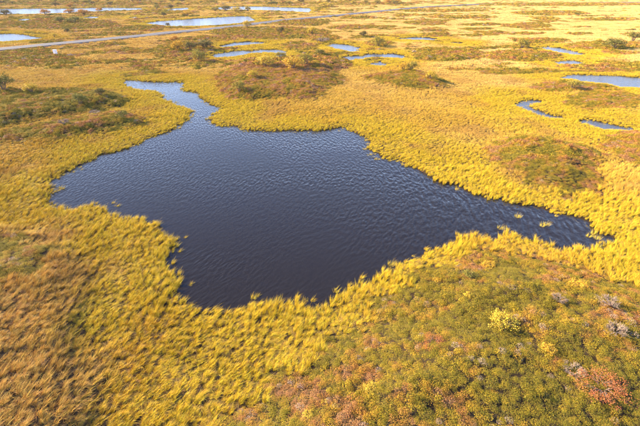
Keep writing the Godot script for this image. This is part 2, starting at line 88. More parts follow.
# a low dry rise in the near sedge
var dry_rise := PackedVector2Array([Vector2(-31.2, -30.3), Vector2(-24.2, -29.6), Vector2(-20.4, -28.1), Vector2(-17.2, -25.4), Vector2(-14.7, -21.6), Vector2(-12.3, -17.3), Vector2(-10.2, -13.5), Vector2(-8.0, -8.3), Vector2(-15.2, -8.3)])
var road_line := PackedVector2Array([Vector2(-96.1, -114.0), Vector2(-90.4, -118.4), Vector2(-86.6, -122.6), Vector2(-82.3, -127.1), Vector2(-77.9, -132.1), Vector2(-72.9, -137.1), Vector2(-67.2, -143.1), Vector2(-62.7, -148.3), Vector2(-57.5, -153.9), Vector2(-52.7, -160.9), Vector2(-42.5, -171.0), Vector2(-33.7, -181.7), Vector2(-26.1, -193.0), Vector2(-19.9, -201.8), Vector2(-15.2, -209.5), Vector2(-2.8, -222.1), Vector2(11.6, -237.4), Vector2(21.2, -249.3), Vector2(34.7, -264.0), Vector2(50.9, -283.0), Vector2(66.9, -298.8), Vector2(87.2, -313.2), Vector2(105.2, -324.4), Vector2(127.4, -336.3), Vector2(159.1, -343.9), Vector2(205.5, -349.1), Vector2(266.1, -351.8)])
# shrubs: x, z, width, look, label, group
var shrub_spots: Array = [
	[-11.7, -94.1, 4.2, "yellow", "round yellow green willow left of the big golden one above the pond", "shrubs on the rise above the pond"],
	[-5.6, -90.9, 5.7, "golden", "largest golden willow shrub on the rise above the pond", "shrubs on the rise above the pond"],
	[-3.0, -94.1, 3.5, "olive", "dark olive willow shrub close behind the largest golden one", "shrubs on the rise above the pond"],
	[-9.1, -103.6, 2.7, "olive", "low olive shrub between the curled pool and the golden willow", "shrubs on the rise above the pond"],
	[-12.5, -81.7, 2.2, "yellow", "low yellow shrub on the red heath rise above the pond", "shrubs on the rise above the pond"],
	[-13.6, -73.2, 2.8, "olive", "low olive shrub at the pond end of the red heath rise", "shrubs on the rise above the pond"],
	[19.0, -92.0, 3.2, "olive", "round olive willow standing alone on the low brown mound", "shrubs around the small pools"],
	[17.0, -90.4, 2.2, "golden", "golden willow at the foot of the lone olive one", "shrubs around the small pools"],
	[20.6, -81.7, 2.2, "yellow", "low yellow shrub at the end of the brown mound", "shrubs around the small pools"],
	[24.8, -127.9, 2.4, "yellow", "small round yellow bush on the pale flat past the sickle pool", "shrubs around the small pools"],
	[16.6, -129.8, 4.1, "olive", "olive shrub just past the tongue shaped pool", "shrubs around the small pools"],
	[0.0, -114.2, 2.7, "green", "green shrub left of the tongue shaped pool", "shrubs around the small pools"],
	[-2.7, -156.7, 3.7, "yellow", "yellow shrub on the brown heath before the road", "shrubs around the small pools"],
	[0.6, -139.2, 5.8, "twiggy", "wide purple brown leafless thicket above the tongue shaped pool", "shrubs around the small pools"],
	[14.2, -151.3, 3.2, "dark", "small dark shrub on the pale flat right of the purple thicket", "shrubs around the small pools"],
	[80.9, -125.1, 7.0, "green", "wide green willow near the right edge above the two narrow pools", "shrubs on the right hand flats"],
	[95.2, -139.2, 4.4, "green", "round dark green willow behind the wide green one", "shrubs on the right hand flats"],
	[82.3, -134.9, 2.0, "yellow", "tiny yellow bush left of the wide green willow", "shrubs on the right hand flats"],
	[56.5, -126.9, 4.3, "olive", "low olive shrub at the tip of the upper narrow pool", "shrubs on the right hand flats"],
	[44.7, -76.9, 2.8, "olive", "low olive shrub on the near shore of the blue right edge pool", "shrubs on the right hand flats"],
	[-13.4, -158.1, 3.3, "dark", "upright dark brown shrub between the road and the curled pool", "shrubs along the road"],
	[-27.9, -177.0, 4.2, "yellow", "yellow green shrub on the near verge below the road lake", "shrubs along the road"],
	[-43.6, -137.0, 3.4, "rust", "rust coloured shrub just this side of the road", "shrubs along the road"],
	[-37.7, -120.7, 4.3, "golden", "golden shrub beside the dark thicket left of the curled pool", "shrubs along the road"],
	[-34.2, -119.8, 3.2, "dark", "dark green shrub right of the golden one near the curled pool", "shrubs along the road"],
	[-31.3, -123.3, 6.6, "dark", "wide dark olive thicket at the left end of the curled pool", "shrubs along the road"],
	[-28.2, -104.9, 4.5, "olive", "olive shrub just below the left tip of the curled pool", "shrubs along the road"],
	[-60.5, -184.7, 2.0, "dark", "tiny dark bush on the near shore of the road lake", "shrubs along the road"],
	[-89.8, -164.0, 2.4, "dark", "small dark shrub above the pale grass beside the left edge pool", "shrubs beyond the road"],
	[-87.0, -150.5, 2.2, "yellow", "pale yellow bush at the tip of the left edge pool", "shrubs beyond the road"],
	[-103.8, -196.4, 8.0, "green", "wide dark green thicket between the long left lake and the road", "shrubs beyond the road"],
	[-109.1, -196.0, 4.6, "green", "smaller green shrub left of the wide dark green thicket", "shrubs beyond the road"],
	[-139.6, -239.2, 5.7, "rust", "rust shrub on the near shore of the long left lake", "shrubs on the lake shores"],
	[-132.7, -249.6, 6.6, "rust", "second rust shrub along the near shore of the long left lake", "shrubs on the lake shores"],
	[-122.1, -243.0, 7.7, "rust", "broad orange shrub where the long left lake narrows", "shrubs on the lake shores"],
	[-157.6, -235.5, 6.6, "dark", "dark shrub at the left edge before the long left lake", "shrubs on the lake shores"],
	[-121.2, -259.4, 4.4, "rust", "tall orange shrub before the right arm of the long left lake", "shrubs on the lake shores"],
	[-171.4, -307.5, 5.4, "dark", "dark green tree like shrub behind the long left lake", "shrubs on the lake shores"],
	[-159.2, -301.5, 6.2, "rust", "orange shrub behind the long left lake", "shrubs on the lake shores"],
	[-91.5, -290.3, 3.9, "dark", "dark shrub at the left end of the thin lake sliver", "shrubs on the lake shores"],
	[-97.7, -283.2, 4.6, "olive", "olive shrub between the long left lake and the thin sliver", "shrubs on the lake shores"],
	[-66.4, -234.3, 7.5, "golden", "broad orange yellow shrub behind the road lake", "shrubs on the lake shores"],
	[-76.8, -230.8, 3.1, "dark", "small dark green shrub left of the broad orange yellow one", "shrubs on the lake shores"],
	[-53.2, -266.9, 6.3, "dark", "dark round shrub on the near shore of the long middle lake", "shrubs on the lake shores"],
	[-47.0, -263.9, 6.9, "yellow", "yellow shrub right of the dark one by the long middle lake", "shrubs on the lake shores"],
	[-40.3, -263.9, 4.1, "olive", "olive shrub, third along the near shore of the long middle lake", "shrubs on the lake shores"],
	[-58.8, -265.4, 5.6, "olive", "olive shrub at the left end of the long middle lake", "shrubs on the lake shores"],
	[4.5, -305.5, 11.8, "yellow", "wide yellow thicket behind the right end of the long middle lake", "shrubs on the lake shores"],
	[-52.4, -71.9, 4.0, "green", "green shrub at the left edge of the upper left mound", "shrubs on the left mounds"],
	[-47.2, -70.6, 2.7, "yellow", "low yellow shrub on the upper left mound", "shrubs on the left mounds"],
	[-36.2, -64.5, 2.5, "green", "dark green shrub in the middle of the left mounds", "shrubs on the left mounds"],
	[-35.0, -68.7, 1.8, "dark", "small dark shrub near the right end of the upper left mound", "shrubs on the left mounds"],
	[-27.0, -57.5, 1.9, "green", "dark green shrub near the right end of the lower left mound", "shrubs on the left mounds"],
	[-32.2, -60.3, 1.8, "twiggy", "pinkish grey leafless shrub between the left mounds", "shrubs on the left mounds"],
	[-33.2, -54.0, 2.0, "twiggy", "pinkish grey leafless shrub on the lower left mound", "shrubs on the left mounds"],
	[9.7, -17.0, 1.6, "yellow", "low bright yellow willow amid the near mound, the larger of two", "shrubs on the near mound"],
	[11.3, -15.2, 0.9, "golden", "small bright yellow willow amid the near mound, right of the larger", "shrubs on the near mound"],
	[-0.5, -12.3, 0.6, "yellow", "small bright yellow shrub at the bottom edge of the near mound", "shrubs on the near mound"],
	[2.4, -13.3, 0.9, "yellow", "pale yellow shrub beside dark gaps low on the near mound", "shrubs on the near mound"],
	[8.9, -19.9, 0.7, "yellow", "small yellow shrub below the dark cleft on the near mound", "shrubs on the near mound"],
	[11.5, -23.8, 1.2, "golden", "yellow orange shrub beside the dark cleft near the crest", "shrubs on the near mound"],
	[9.7, -22.2, 1.2, "green", "dark green shrub left of the dark cleft near the crest", "shrubs on the near mound"],
	[5.8, -15.8, 1.5, "red", "dull red dwarf birch mat in the middle of the near mound", "shrubs on the near mound"],
	[12.8, -13.1, 2.5, "red", "orange red dwarf birch mat at the bottom right of the near mound", "shrubs on the near mound"],
	[15.4, -16.5, 1.5, "twiggy", "grey leafless shrub right of the middle of the near mound", "shrubs on the near mound"],
	[12.0, -14.0, 1.2, "twiggy", "grey leafless shrub left of the orange red mat", "shrubs on the near mound"],
	[16.3, -18.5, 1.6, "twiggy", "pinkish grey leafless shrub high on the right slope of near mound", "shrubs on the near mound"],
	[13.8, -19.1, 1.1, "twiggy", "pale twiggy shrub above the larger bright yellow willow", "shrubs on the near mound"],
	[16.0, -20.8, 1.3, "golden", "golden shrub on the far slope of the near mound", "shrubs on the near mound"],
	[17.0, -17.0, 1.4, "red", "dull red shrub at the right edge of the near mound", "shrubs on the near mound"],
]
var lone_tufts := PackedVector2Array([Vector2(-25.2, -37.3), Vector2(-25.1, -36.6), Vector2(-24.8, -37.1), Vector2(16.8, -31.6), Vector2(18.2, -30.1), Vector2(18.6, -30.3), Vector2(21.1, -28.5), Vector2(21.6, -28.2), Vector2(21.7, -28.9), Vector2(17.3, -34.2), Vector2(1.0, -21.8), Vector2(5.0, -24.7), Vector2(4.4, -23.9), Vector2(-16.2, -59.8), Vector2(-9.7, -22.6), Vector2(14.6, -29.7)])
var lone_tuft_words: Array[String] = ["largest of the loose sedge tufts in the pond's left bay", "sedge tuft closest to the shore in the pond's left bay", "outermost sedge tuft in the pond's left bay", "lone small sedge tuft in open water in the pond's right arm", "nearer of two touching sedge tufts in the pond's right arm", "farther of two touching sedge tufts in the pond's right arm", "middle of three sedge tufts off the tip of the right arm", "sedge tuft nearest the very tip of the pond's right arm", "sedge tuft off the far bank near the right arm's tip", "sedge tuft just off the far bank of the pond's right arm", "sedge tuft in the notch of the near shore below mid pond", "sedge tuft off the near shore where it climbs to the right", "sedge tuft left of another where the near shore climbs", "sedge tuft at the mouth of the pond's inlet", "sedge tuft off the steep left bank of the pond", "sedge tuft off the near bank of the pond's right arm"]
var box_spot := Vector2(-66.6, -113.6)

const EYE := Vector3(0, 18, 0)
var rng := RandomNumberGenerator.new()
var warp := FastNoiseLite.new()      # ragged outlines
var broad := FastNoiseLite.new()     # stands of one tint, tens of metres
var middle := FastNoiseLite.new()    # a few metres
var fine := FastNoiseLite.new()      # under a metre
var pond_boxes: Array[Rect2] = []
var mound_boxes: Array[Rect2] = []
var patch_boxes: Array[Rect2] = []
var rise_box := Rect2()
var used_names := {}

# ---------------------------------------------------------------- helpers
func numbered(called: String) -> String:
	var n: int = used_names.get(called, 0)
	used_names[called] = n + 1
	return called if n == 0 else "%s_%03d" % [called, n]

func tag(o: Node3D, label := "", category := "", group := "", kind := "") -> void:
	if label: o.set_meta("label", label)
	if category: o.set_meta("category", category)
	if group: o.set_meta("group", group)
	if kind: o.set_meta("kind", kind)

func thing(called: String, at: Vector3, turn := 0.0) -> Node3D:
	var o := Node3D.new()
	o.name = numbered(called)
	add_child(o)
	o.position = at
	o.rotation.y = turn
	return o

func put(called: String, mesh: Mesh, material: Material, parent: Node3D) -> MeshInstance3D:
	var o := MeshInstance3D.new()
	o.name = numbered(called) if parent == self else called
	o.mesh = mesh
	o.material_override = material
	parent.add_child(o, true)
	return o

func noise(n: FastNoiseLite, number: int, frequency: float, octaves := 3) -> void:
	n.seed = number
	n.frequency = frequency
	n.noise_type = FastNoiseLite.TYPE_SIMPLEX_SMOOTH
	n.fractal_octaves = octaves

func lin(r: float, g: float, b: float) -> Color:      # a linear base colour as the sRGB that albedo_color wants
	return Color(r, g, b).linear_to_srgb()

# raw triangles: positions, face normals, linear colours
class Soup:
	var v := PackedVector3Array()
	var n := PackedVector3Array()
	var c := PackedColorArray()
	func tri(p: Vector3, q: Vector3, r: Vector3, col: Color) -> void:
		var nn := (r - p).cross(q - p).normalized()
		for a in [p, q, r]:
			v.append(a); n.append(nn); c.append(col)
	func quad(p: Vector3, q: Vector3, r: Vector3, s: Vector3, col: Color) -> void:
		tri(p, q, r, col); tri(p, r, s, col)
	func tube(a: Vector3, b: Vector3, ra: float, rb: float, col: Color, sides := 5) -> void:
		var d := (b - a).normalized()
		var s := d.cross(Vector3.RIGHT if absf(d.x) < .8 else Vector3.BACK).normalized()
		var t := d.cross(s)
		for k in sides:
			var u := TAU * k / sides; var w := TAU * (k + 1) / sides
			var e := s * cos(u) + t * sin(u); var g := s * cos(w) + t * sin(w)
			quad(a + e * ra, b + e * rb, b + g * rb, a + g * ra, col)
	func mesh() -> ArrayMesh:
		var arrays := []
		arrays.resize(Mesh.ARRAY_MAX)
		arrays[Mesh.ARRAY_VERTEX] = v
		arrays[Mesh.ARRAY_NORMAL] = n
		arrays[Mesh.ARRAY_COLOR] = c
		var m := ArrayMesh.new()
		m.add_surface_from_arrays(Mesh.PRIMITIVE_TRIANGLES, arrays)
		return m

# ---------------------------------------------------------------- where things are
func box_of(p: PackedVector2Array) -> Rect2:
	var r := Rect2(p[0], Vector2.ZERO)
	for q in p: r = r.expand(q)
	return r

func signed_distance(p: PackedVector2Array, q: Vector2) -> float:   # below zero inside
	var best := 1e12
	var inside := false
	var a := p[p.size() - 1]
	for b in p:
		var e := b - a
		var w := q - a
		best = minf(best, (w - e * clampf(w.dot(e) / maxf(e.length_squared(), 1e-9), 0, 1)).length_squared())
		if (a.y > q.y) != (b.y > q.y) and q.x < (b.x - a.x) * (q.y - a.y) / (b.y - a.y) + a.x:
			inside = not inside
		a = b
	return -sqrt(best) if inside else sqrt(best)

func ragged(x: float, z: float) -> Vector2:
	return Vector2(x + warp.get_noise_2d(x, z) * .7, z + warp.get_noise_2d(x + 300, z - 170) * .7)

const SHORE_REACH := 14.0
func water_distance(q: Vector2) -> float:
	var best := SHORE_REACH
	for k in pond_outlines.size():
		if pond_boxes[k].has_point(q):
			best = minf(best, signed_distance(pond_outlines[k], q))
	return best

func road_distance(q: Vector2) -> float:
	var best := 1e9
	for k in road_line.size() - 1:
		var a := road_line[k]; var e := road_line[k + 1] - a; var w := q - a
		best = minf(best, (w - e * clampf(w.dot(e) / e.length_squared(), 0, 1)).length_squared())
	return sqrt(best)

# [depth inside the heath in metres (below zero outside), which mound (-1: a patch on the flats), height it adds]
func heath_at(q: Vector2) -> Array:
	var depth := -9.0; var which := -1; var lift := 0.0
	for k in mounds.size():
		if mound_boxes[k].has_point(q):
			var d := -signed_distance(mounds[k][3], q)
			if d > depth: depth = d; which = k
			if d > -1.5: lift = maxf(lift, float(mounds[k][1]) * smoothstep(-1.5, float(mounds[k][2]), d))
	if which < 0 or depth < 0:
		for k in patches.size():
			if patch_boxes[k].has_point(q):
				var d := -signed_distance(patches[k], q)
				if d > depth: depth = d; which = -1
				lift = maxf(lift, .3 * smoothstep(-1, 4, d))
	if q.x < rise_box.end.x and rise_box.has_point(q): lift = maxf(lift, .95 * smoothstep(-.5, 3.2, -signed_distance(dry_rise, q)))
	return [depth, which, lift]

func height_from(x: float, z: float, d: float, lift: float) -> float:
	if d < .9: 
		return maxf(d * .16, -1.0) + (lift * smoothstep(0, .9, d) if d > 0 else 0.0)
	return .144 + minf(d - .9, 13) * .012 + broad.get_noise_2d(x * 3.0, z * 3.0) * .22 * smoothstep(1, 7, d) + middle.get_noise_2d(x, z) * .07 * smoothstep(1, 3, d) + lift * (1.0 + .3 * middle.get_noise_2d(x * 1.3, z * 1.3 + 70))

func ground_height(x: float, z: float) -> float:
	var q := ragged(x, z)
	return height_from(x, z, water_distance(q), heath_at(q)[2])

# ---------------------------------------------------------------- plants
const WIND := Vector3(.78, 0, -.62)

func sedge_mesh(number: int, radius: float, blades: int, tall: float, wide: float) -> ArrayMesh:
	var r := RandomNumberGenerator.new(); r.seed = number
	var s := Soup.new()
	for k in blades:
		var a := r.randf() * TAU; var rad := radius * sqrt(r.randf())
		var base := Vector3(cos(a) * rad, -.06, sin(a) * rad)
		var h := tall * r.randf_range(.55, 1.1)
		var out := Vector3(cos(a), 0, sin(a)) * r.randf_range(0, .45) + Vector3(r.randf_range(-.25, .25), 0, r.randf_range(-.25, .25))
		var lean := (WIND * r.randf_range(.15, .75) + out) * h
		var w := wide * r.randf_range(.6, 1.3)
		var b := r.randf() * TAU
		var side := Vector3(cos(b), 0, sin(b)) * w * .5
		var tint := Color(r.randf_range(.8, 1.15), r.randf_range(.8, 1.12), r.randf_range(.7, 1.3))
		if r.randf() < .1: tint = Color(.62, .5, .8) * r.randf_range(.7, 1.2)            # last year's brown leaf
		elif r.randf() < .12: tint = Color(.75, 1.02, .8)                                # still green
		var last := base; var last_side := side
		for t: float in [.45, .8, 1.0]:
			var p := base + Vector3.UP * h * (t - .28 * t * t) + lean * pow(t, 1.7)
			var e: Vector3 = side * (1.0 - .92 * t * t)
			if t < 1.0: s.quad(last - last_side, last + last_side, p + e, p - e, tint)
			else: s.tri(last - last_side, last + last_side, p, tint)
			last = p; last_side = e
	return s.mesh()

func leaf(s: Soup, r: RandomNumberGenerator, p: Vector3, up: Vector3, size: float, tint: Color) -> void:
	var d := (up + Vector3(r.randf_range(-1, 1), r.randf_range(-.6, 1), r.randf_range(-1, 1)) * .9).normalized()
	var t := d.cross(Vector3(r.randf_range(-1, 1), r.randf_range(-1, 1), r.randf_range(-1, 1))).normalized()
	var u := d.cross(t)
	var l := size * r.randf_range(.6, 1.2); var w := l * r.randf_range(.35, .6)
	s.quad(p - t * l, p + u * w, p + t * l, p - u * w, tint)

func heath_mesh(number: int, radius: float, leaves: int, tall: float, size: float, twigs: int) -> ArrayMesh:
	var r := RandomNumberGenerator.new(); r.seed = number
	var s := Soup.new()
	for k in twigs:
		var a := r.randf() * TAU; var rad := radius * r.randf_range(.1, 1)
		var top := Vector3(cos(a) * rad, tall * r.randf_range(.6, 1.15) * (1 - .5 * rad * rad / radius / radius), sin(a) * rad)
		var foot := top * Vector3(.4, 0, .4) + Vector3(0, -.05, 0)
		var across := Vector3(-sin(a), 0, cos(a)) * size * .14
		s.tri(foot - across, foot + across, top, Color(.9, .78, 1.1) * r.randf_range(.4, .8))
	for k in leaves:
		var a := r.randf() * TAU; var rad := radius * sqrt(r.randf())
		var roof := tall * sqrt(maxf(0, 1 - rad * rad / radius / radius))
		var p := Vector3(cos(a) * rad, roof * pow(r.randf(), .5) * r.randf_range(.75, 1.1), sin(a) * rad)
		var tint := Color(r.randf_range(.7, 1.3), r.randf_range(.75, 1.2), r.randf_range(.5, 1.4))
		var dice := r.randf()
		if dice < .15: tint = Color(1.5, 1.25, 1.0)
		elif dice < .30: tint = Color(1.45, .82, .9)
		elif dice < .42: tint = Color(.6, .75, .8)
		elif dice < .47: tint = Color(1.35, 1.15, 2.4)
		leaf(s, r, p, Vector3(p.x * .6, tall, p.z * .6).normalized(), size, tint)
	return s.mesh()

func leafy(albedo: Color, through: float) -> StandardMaterial3D:
	var m := StandardMaterial3D.new()
	m.albedo_color = albedo
	m.vertex_color_use_as_albedo = true
	m.roughness = .75
	m.metallic_specular = .25
	m.cull_mode = BaseMaterial3D.CULL_DISABLED
	m.backlight_enabled = through > 0
	m.backlight = Color(through, through, through)
	return m

# A shrub of one metre across: several stems that fork, and clumps of leaves round their ends.
func shrub_parts(number: int, upright: float, leaves: int, size: float, bare: bool) -> Array:
	var r := RandomNumberGenerator.new(); r.seed = number
	var wood := Soup.new(); var crown := Soup.new()
	var tips: Array[Vector3] = []
	for k in 9:
		var a := TAU * k / 9.0 + r.randf_range(-.3, .3); var reach := r.randf_range(.12, .42)
		var knee := Vector3(cos(a) * reach * .4, upright * r.randf_range(.3, .45), sin(a) * reach * .4)
		wood.tube(Vector3(cos(a) * .04, -.08, sin(a) * .04), knee, .018, .012, Color(1, 1, 1))
		for j in 4:
			var b := a + r.randf_range(-.9, .9)
			var tip := Vector3(cos(b) * reach, upright * r.randf_range(.55, 1.0) * sqrt(maxf(.15, 1 - reach * reach * 3.6)), sin(b) * reach)
			wood.tube(knee, tip, .010, .004, Color(1, 1, 1), 4)
			tips.append(tip)
			if bare:
				for i in 7:
					var end := tip + Vector3(r.randf_range(-.11, .11), r.randf_range(-.02, .13), r.randf_range(-.11, .11))
					wood.tube(tip.lerp(knee, r.randf() * .5), end, .007, .003, Color.WHITE * r.randf_range(.8, 1.5), 3)
	if not bare:
		for k in 30:               # leafy side shoots fill the crown down to the ground
			var a := r.randf() * TAU; var rad := .45 * sqrt(r.randf()) * r.randf_range(.85, 1.1)
			tips.append(Vector3(cos(a) * rad, .04 + upright * sqrt(maxf(0, 1 - rad * rad * 4)) * r.randf_range(.55, .95), sin(a) * rad))
	for tip in tips:
		var clump := r.randf_range(.08, .16)
		var mood := r.randf_range(.75, 1.2)
		for k in int(leaves * r.randf_range(.4, 1.3)):
			var d := Vector3(r.randfn(), r.randfn() * .8, r.randfn()).normalized() * clump * pow(r.randf(), .45)
			var p := tip + d
			p.y = maxf(p.y, .02)
			var tint := Color(r.randf_range(.75, 1.25), r.randf_range(.75, 1.2), r.randf_range(.6, 1.3)) * mood
			if r.randf() < .12: tint = Color(1.5, 1.2, 1.0)
			leaf(crown, r, p, (d.normalized() + Vector3.UP).normalized(), size, tint)
	return [wood.mesh(), crown.mesh()]

# ---------------------------------------------------------------- the scene
func _ready() -> void:
	# camera, sky, sun, exposure
	var cam := Camera3D.new()
	cam.name = "camera"
	add_child(cam)
	cam.position = EYE
	cam.rotation_degrees = Vector3(-29.1, 0, 0)
	cam.fov = 53
	cam.far = 6000
	cam.current = true
	var sky_look := ProceduralSkyMaterial.new()
	sky_look.sky_top_color = Color(.20, .32, .56)
	sky_look.sky_horizon_color = Color(.76, .86, 1.0)
	sky_look.sky_curve = .24
	sky_look.ground_horizon_color = Color(.62, .55, .38)
	sky_look.ground_bottom_color = Color(.45, .36, .18)
	var env := Environment.new()
	env.background_mode = Environment.BG_SKY
	env.sky = Sky.new()
	env.sky.sky_material = sky_look
	env.tonemap_mode = Environment.TONE_MAPPER_LINEAR
	env.tonemap_exposure = 4.15
	env.fog_enabled = true
	env.fog_density = .00012
	env.fog_light_color = Color(.92, .90, .86)
	env.sdfgi_enabled = true
	env.ssao_enabled = true
	env.ssil_enabled = true
	var we := WorldEnvironment.new()
	we.name = "daylight"
	we.environment = env
	add_child(we)
	var sun := DirectionalLight3D.new()
	sun.name = "sun"
	add_child(sun)
	sun.look_at_from_position(Vector3(-.93, .47, -.30), Vector3.ZERO)
	sun.light_energy = 1.6
	sun.light_angular_distance = .5
	sun.light_color = Color(1, .91, .76)
	sun.shadow_enabled = true

	noise(warp, 3, .35, 3)
	noise(broad, 11, .022, 3)
	noise(middle, 17, .16, 3)
	noise(fine, 23, .9, 2)
	for p in pond_outlines: pond_boxes.append(box_of(p).grow(SHORE_REACH))
	for m in mounds: mound_boxes.append(box_of(m[3]).grow(3))
	for p in patches: patch_boxes.append(box_of(p).grow(2))

	rise_box = box_of(dry_rise).grow(1)
	build_ground()
	build_ponds()
	build_road()
	build_box()
	build_shrubs()
	build_tufts()
	scatter()

# ---------------------------------------------------------------- ground
func steps(from: float, to: float, first: float, growth: float, most: float) -> PackedFloat32Array:
	var out := PackedFloat32Array([from])
	var at := from; var d := first
	while at < to:
		at += d
		out.append(at)
		d = minf(d * growth, most)
	return out

func build_ground() -> void:
	var zs := PackedFloat32Array()
	for d in [-500.0, -200.0, -80.0, -30.0, -10.0]: zs.append(d)
	zs.append_array(steps(0, 70, .5, 1.0, .5))
	zs.append_array(steps(zs[-1] + .7, 430, .7, 1.008, 2.2))
	for d in [440.0, 480.0, 560.0, 750.0, 1100.0, 1700.0, 2600.0]: zs.append(d)
	var half := steps(.3, 60, .6, 1.0, .6)
	half.append_array(steps(half[-1] + .8, 330, .8, 1.02, 3.0))
	for d in [350.0, 420.0, 600.0, 1000.0, 1600.0, 2600.0]: half.append(d)
	var xs := PackedFloat32Array()
	for k in range(half.size() - 1, -1, -1): xs.append(-half[k])
	xs.append_array(half)
	var st := SurfaceTool.new()
	st.begin(Mesh.PRIMITIVE_TRIANGLES)
	st.set_smooth_group(0)
	for j in zs.size():
		var z := -zs[j]
		var edge := .8 * absf(z) + 25
		for i in xs.size():
			var x := xs[i]
			var y := .2; var color := Color(.30, .19, .06)
			if absf(x) < edge and z < -4 and z > -460:
				var q := ragged(x, z)
				var d := water_distance(q)
				var h := heath_at(q)
				y = height_from(x, z, d, h[2])
				var wet := Color(.06, .045, .032); var litter := Color(.09, .062, .038); var peat := Color(.07, .052, .030)
				color = wet.lerp(litter, smoothstep(.2, 2.5, d + middle.get_noise_2d(x * 2, z * 2) * 1.5))
				if h[0] > -.5: color = color.lerp(peat, smoothstep(-.5, .5, h[0]))
				color = color * (1.0 + .35 * fine.get_noise_2d(x, z))
			st.set_color(color)
			st.add_vertex(Vector3(x, y, z))
	var w := xs.size()
	for j in zs.size() - 1:
		for i in w - 1:
			var a := j * w + i
			for k in [a, a + w, a + 1, a + 1, a + w, a + w + 1]: st.add_index(k)
	st.generate_normals()
	var m := StandardMaterial3D.new()
	m.vertex_color_use_as_albedo = true
	m.roughness = 1.0
	m.metallic_specular = .1
	var grain := FastNoiseLite.new(); noise(grain, 5, .02, 5)
	var t := NoiseTexture2D.new(); t.noise = grain; t.width = 512; t.height = 512; t.seamless = true
	var ramp := Gradient.new(); ramp.set_color(0, Color(.55, .52, .5)); ramp.set_color(1, Color(1, 1, 1)); t.color_ramp = ramp
	m.albedo_texture = t
	m.uv1_triplanar = true; m.uv1_world_triplanar = true
	m.uv1_scale = Vector3(.21, .21, .21)
	tag(put("ground", st.commit(), m, self), "boggy ground under the sedge and heath", "", "", "structure")

# ---------------------------------------------------------------- water
func build_ponds() -> void:
	var ripple := FastNoiseLite.new(); noise(ripple, 41, .018, 3)
	ripple.fractal_gain = .45
	var t := NoiseTexture2D.new(); t.noise = ripple; t.width = 1024; t.height = 1024; t.seamless = true
	t.as_normal_map = true; t.bump_strength = 6.0
	var m := StandardMaterial3D.new()
	m.albedo_color = lin(.012, .0095, .0065)
	m.roughness = .06
	m.metallic_specular = .34
	m.normal_enabled = true
	m.normal_texture = t
	m.normal_scale = .7
	# The big pond gets its own sheet of ripples, 1024 pixels over its length: calm in the lee of the sedge by the near
	# and upwind banks, choppier with the fetch, streaked by gusts.
	var area := box_of(pond_outlines[0]).grow(2)
	var span := maxf(area.size.x, area.size.y)
	var short_waves := FastNoiseLite.new(); noise(short_waves, 43, 2.8, 2)
	var long_waves := FastNoiseLite.new(); noise(long_waves, 47, 1.7, 1)
	var size := 1024
	var sheet := Image.create(size, size, false, Image.FORMAT_RGBA8)
	for j in int(ceil(size * area.size.y / span)):
		var wz := area.position.y + (j + .5) / size * span
		for i in size:
			var wx := area.position.x + (i + .5) / size * span
			var gust := broad.get_noise_2d(wx * 2.0, wz * 4.0)
			var fetch := clampf(.12 + smoothstep(-16, 14, wx + gust * 14) * .55 + smoothstep(-27, -42, wz + gust * 8) * .5, 0, 1) * (1.0 + gust * .7)
			var bend := wx + .012 * (wz + 32) * (wz + 32) + .25 * wz
			var h := short_waves.get_noise_2d(bend, wz * .42) * .5 + long_waves.get_noise_2d(bend, wz * .3 + 50) * .6 * smoothstep(2, 16, wx)
			var g := .5 + .45 * h * fetch
			sheet.set_pixel(i, j, Color(g, g, g))
	sheet.bump_map_to_normal_map(5.0)
	var wide_water := m.duplicate() as StandardMaterial3D
	wide_water.normal_texture = ImageTexture.create_from_image(sheet)
	wide_water.normal_scale = .36
	var words := {"main": "large dark rippled pond with a narrow inlet amid yellow sedge", "mirror": "pale blue pool cut by the picture's edge beside the road", "longleft": "long thin lake before the far thickets, left of the road lake", "sliver": "thin sliver of water right of the long left lake",
		"roadlake": "pale blue lake lying against the road", "longmid": "long narrow lake beyond the road lake", "curl_up": "thin upper arm of the curled pool", "curl_low": "curled pool wrapped round a yellow sedge tongue", "tongue": "small tongue shaped pool above the sickle pool",
		"sickle": "sickle shaped pool arching over a yellow sedge spit", "dot": "tiny pool inside the bend of the sickle pool", "threadA": "thin thread of water on the pale flat", "threadB": "short second thread of water on the pale flat",
		"rightA": "narrow pointed pool, upper of two on the flats", "rightB": "narrow pointed pool, lower of two on the flats", "rightC": "deep blue pool cut by the picture's edge", "stream_a": "crooked pale blue stream above the oval mound", "stream_b": "broken blue end of the crooked stream near the edge", "pale_a": "pale shallow pool near the long left lake", "pale_b": "pale shallow pool below the long left lake", "pale_c": "tiny pale pool left of the road lake"}
	var across := Vector2(.97, -.24)      # the way the waves travel
	for k in pond_outlines.size():
		for p in Geometry2D.offset_polygon(pond_outlines[k], 1.3, Geometry2D.JOIN_ROUND):
			var c := box_of(p).get_center()
			var at := Vector3(c.x, .004 * (k % 4), c.y)
			var st := SurfaceTool.new()
			st.begin(Mesh.PRIMITIVE_TRIANGLES)
			for q in p:
				st.set_normal(Vector3.UP)
				if k == 0: st.set_uv((q - area.position) / span)
				else: st.set_uv(Vector2(q.dot(across) / 3.9, q.dot(Vector2(.24, .97)) / 8.0))
				st.add_vertex(Vector3(q.x - c.x, 0, q.y - c.y))
			var ids := Geometry2D.triangulate_polygon(p)
			for i in range(0, ids.size(), 3):
				var a := p[ids[i]]; var b := p[ids[i + 1]]; var e := p[ids[i + 2]]
				var flip := (b - a).cross(e - a) < 0
				st.add_index(ids[i]); st.add_index(ids[i + 2] if flip else ids[i + 1]); st.add_index(ids[i + 1] if flip else ids[i + 2])
			st.generate_tangents()
			var o := put("pond_water", st.commit(), wide_water if k == 0 else m, self)
			o.position = at
			tag(o, words[POND_NAMES[k]], "", "", "structure")

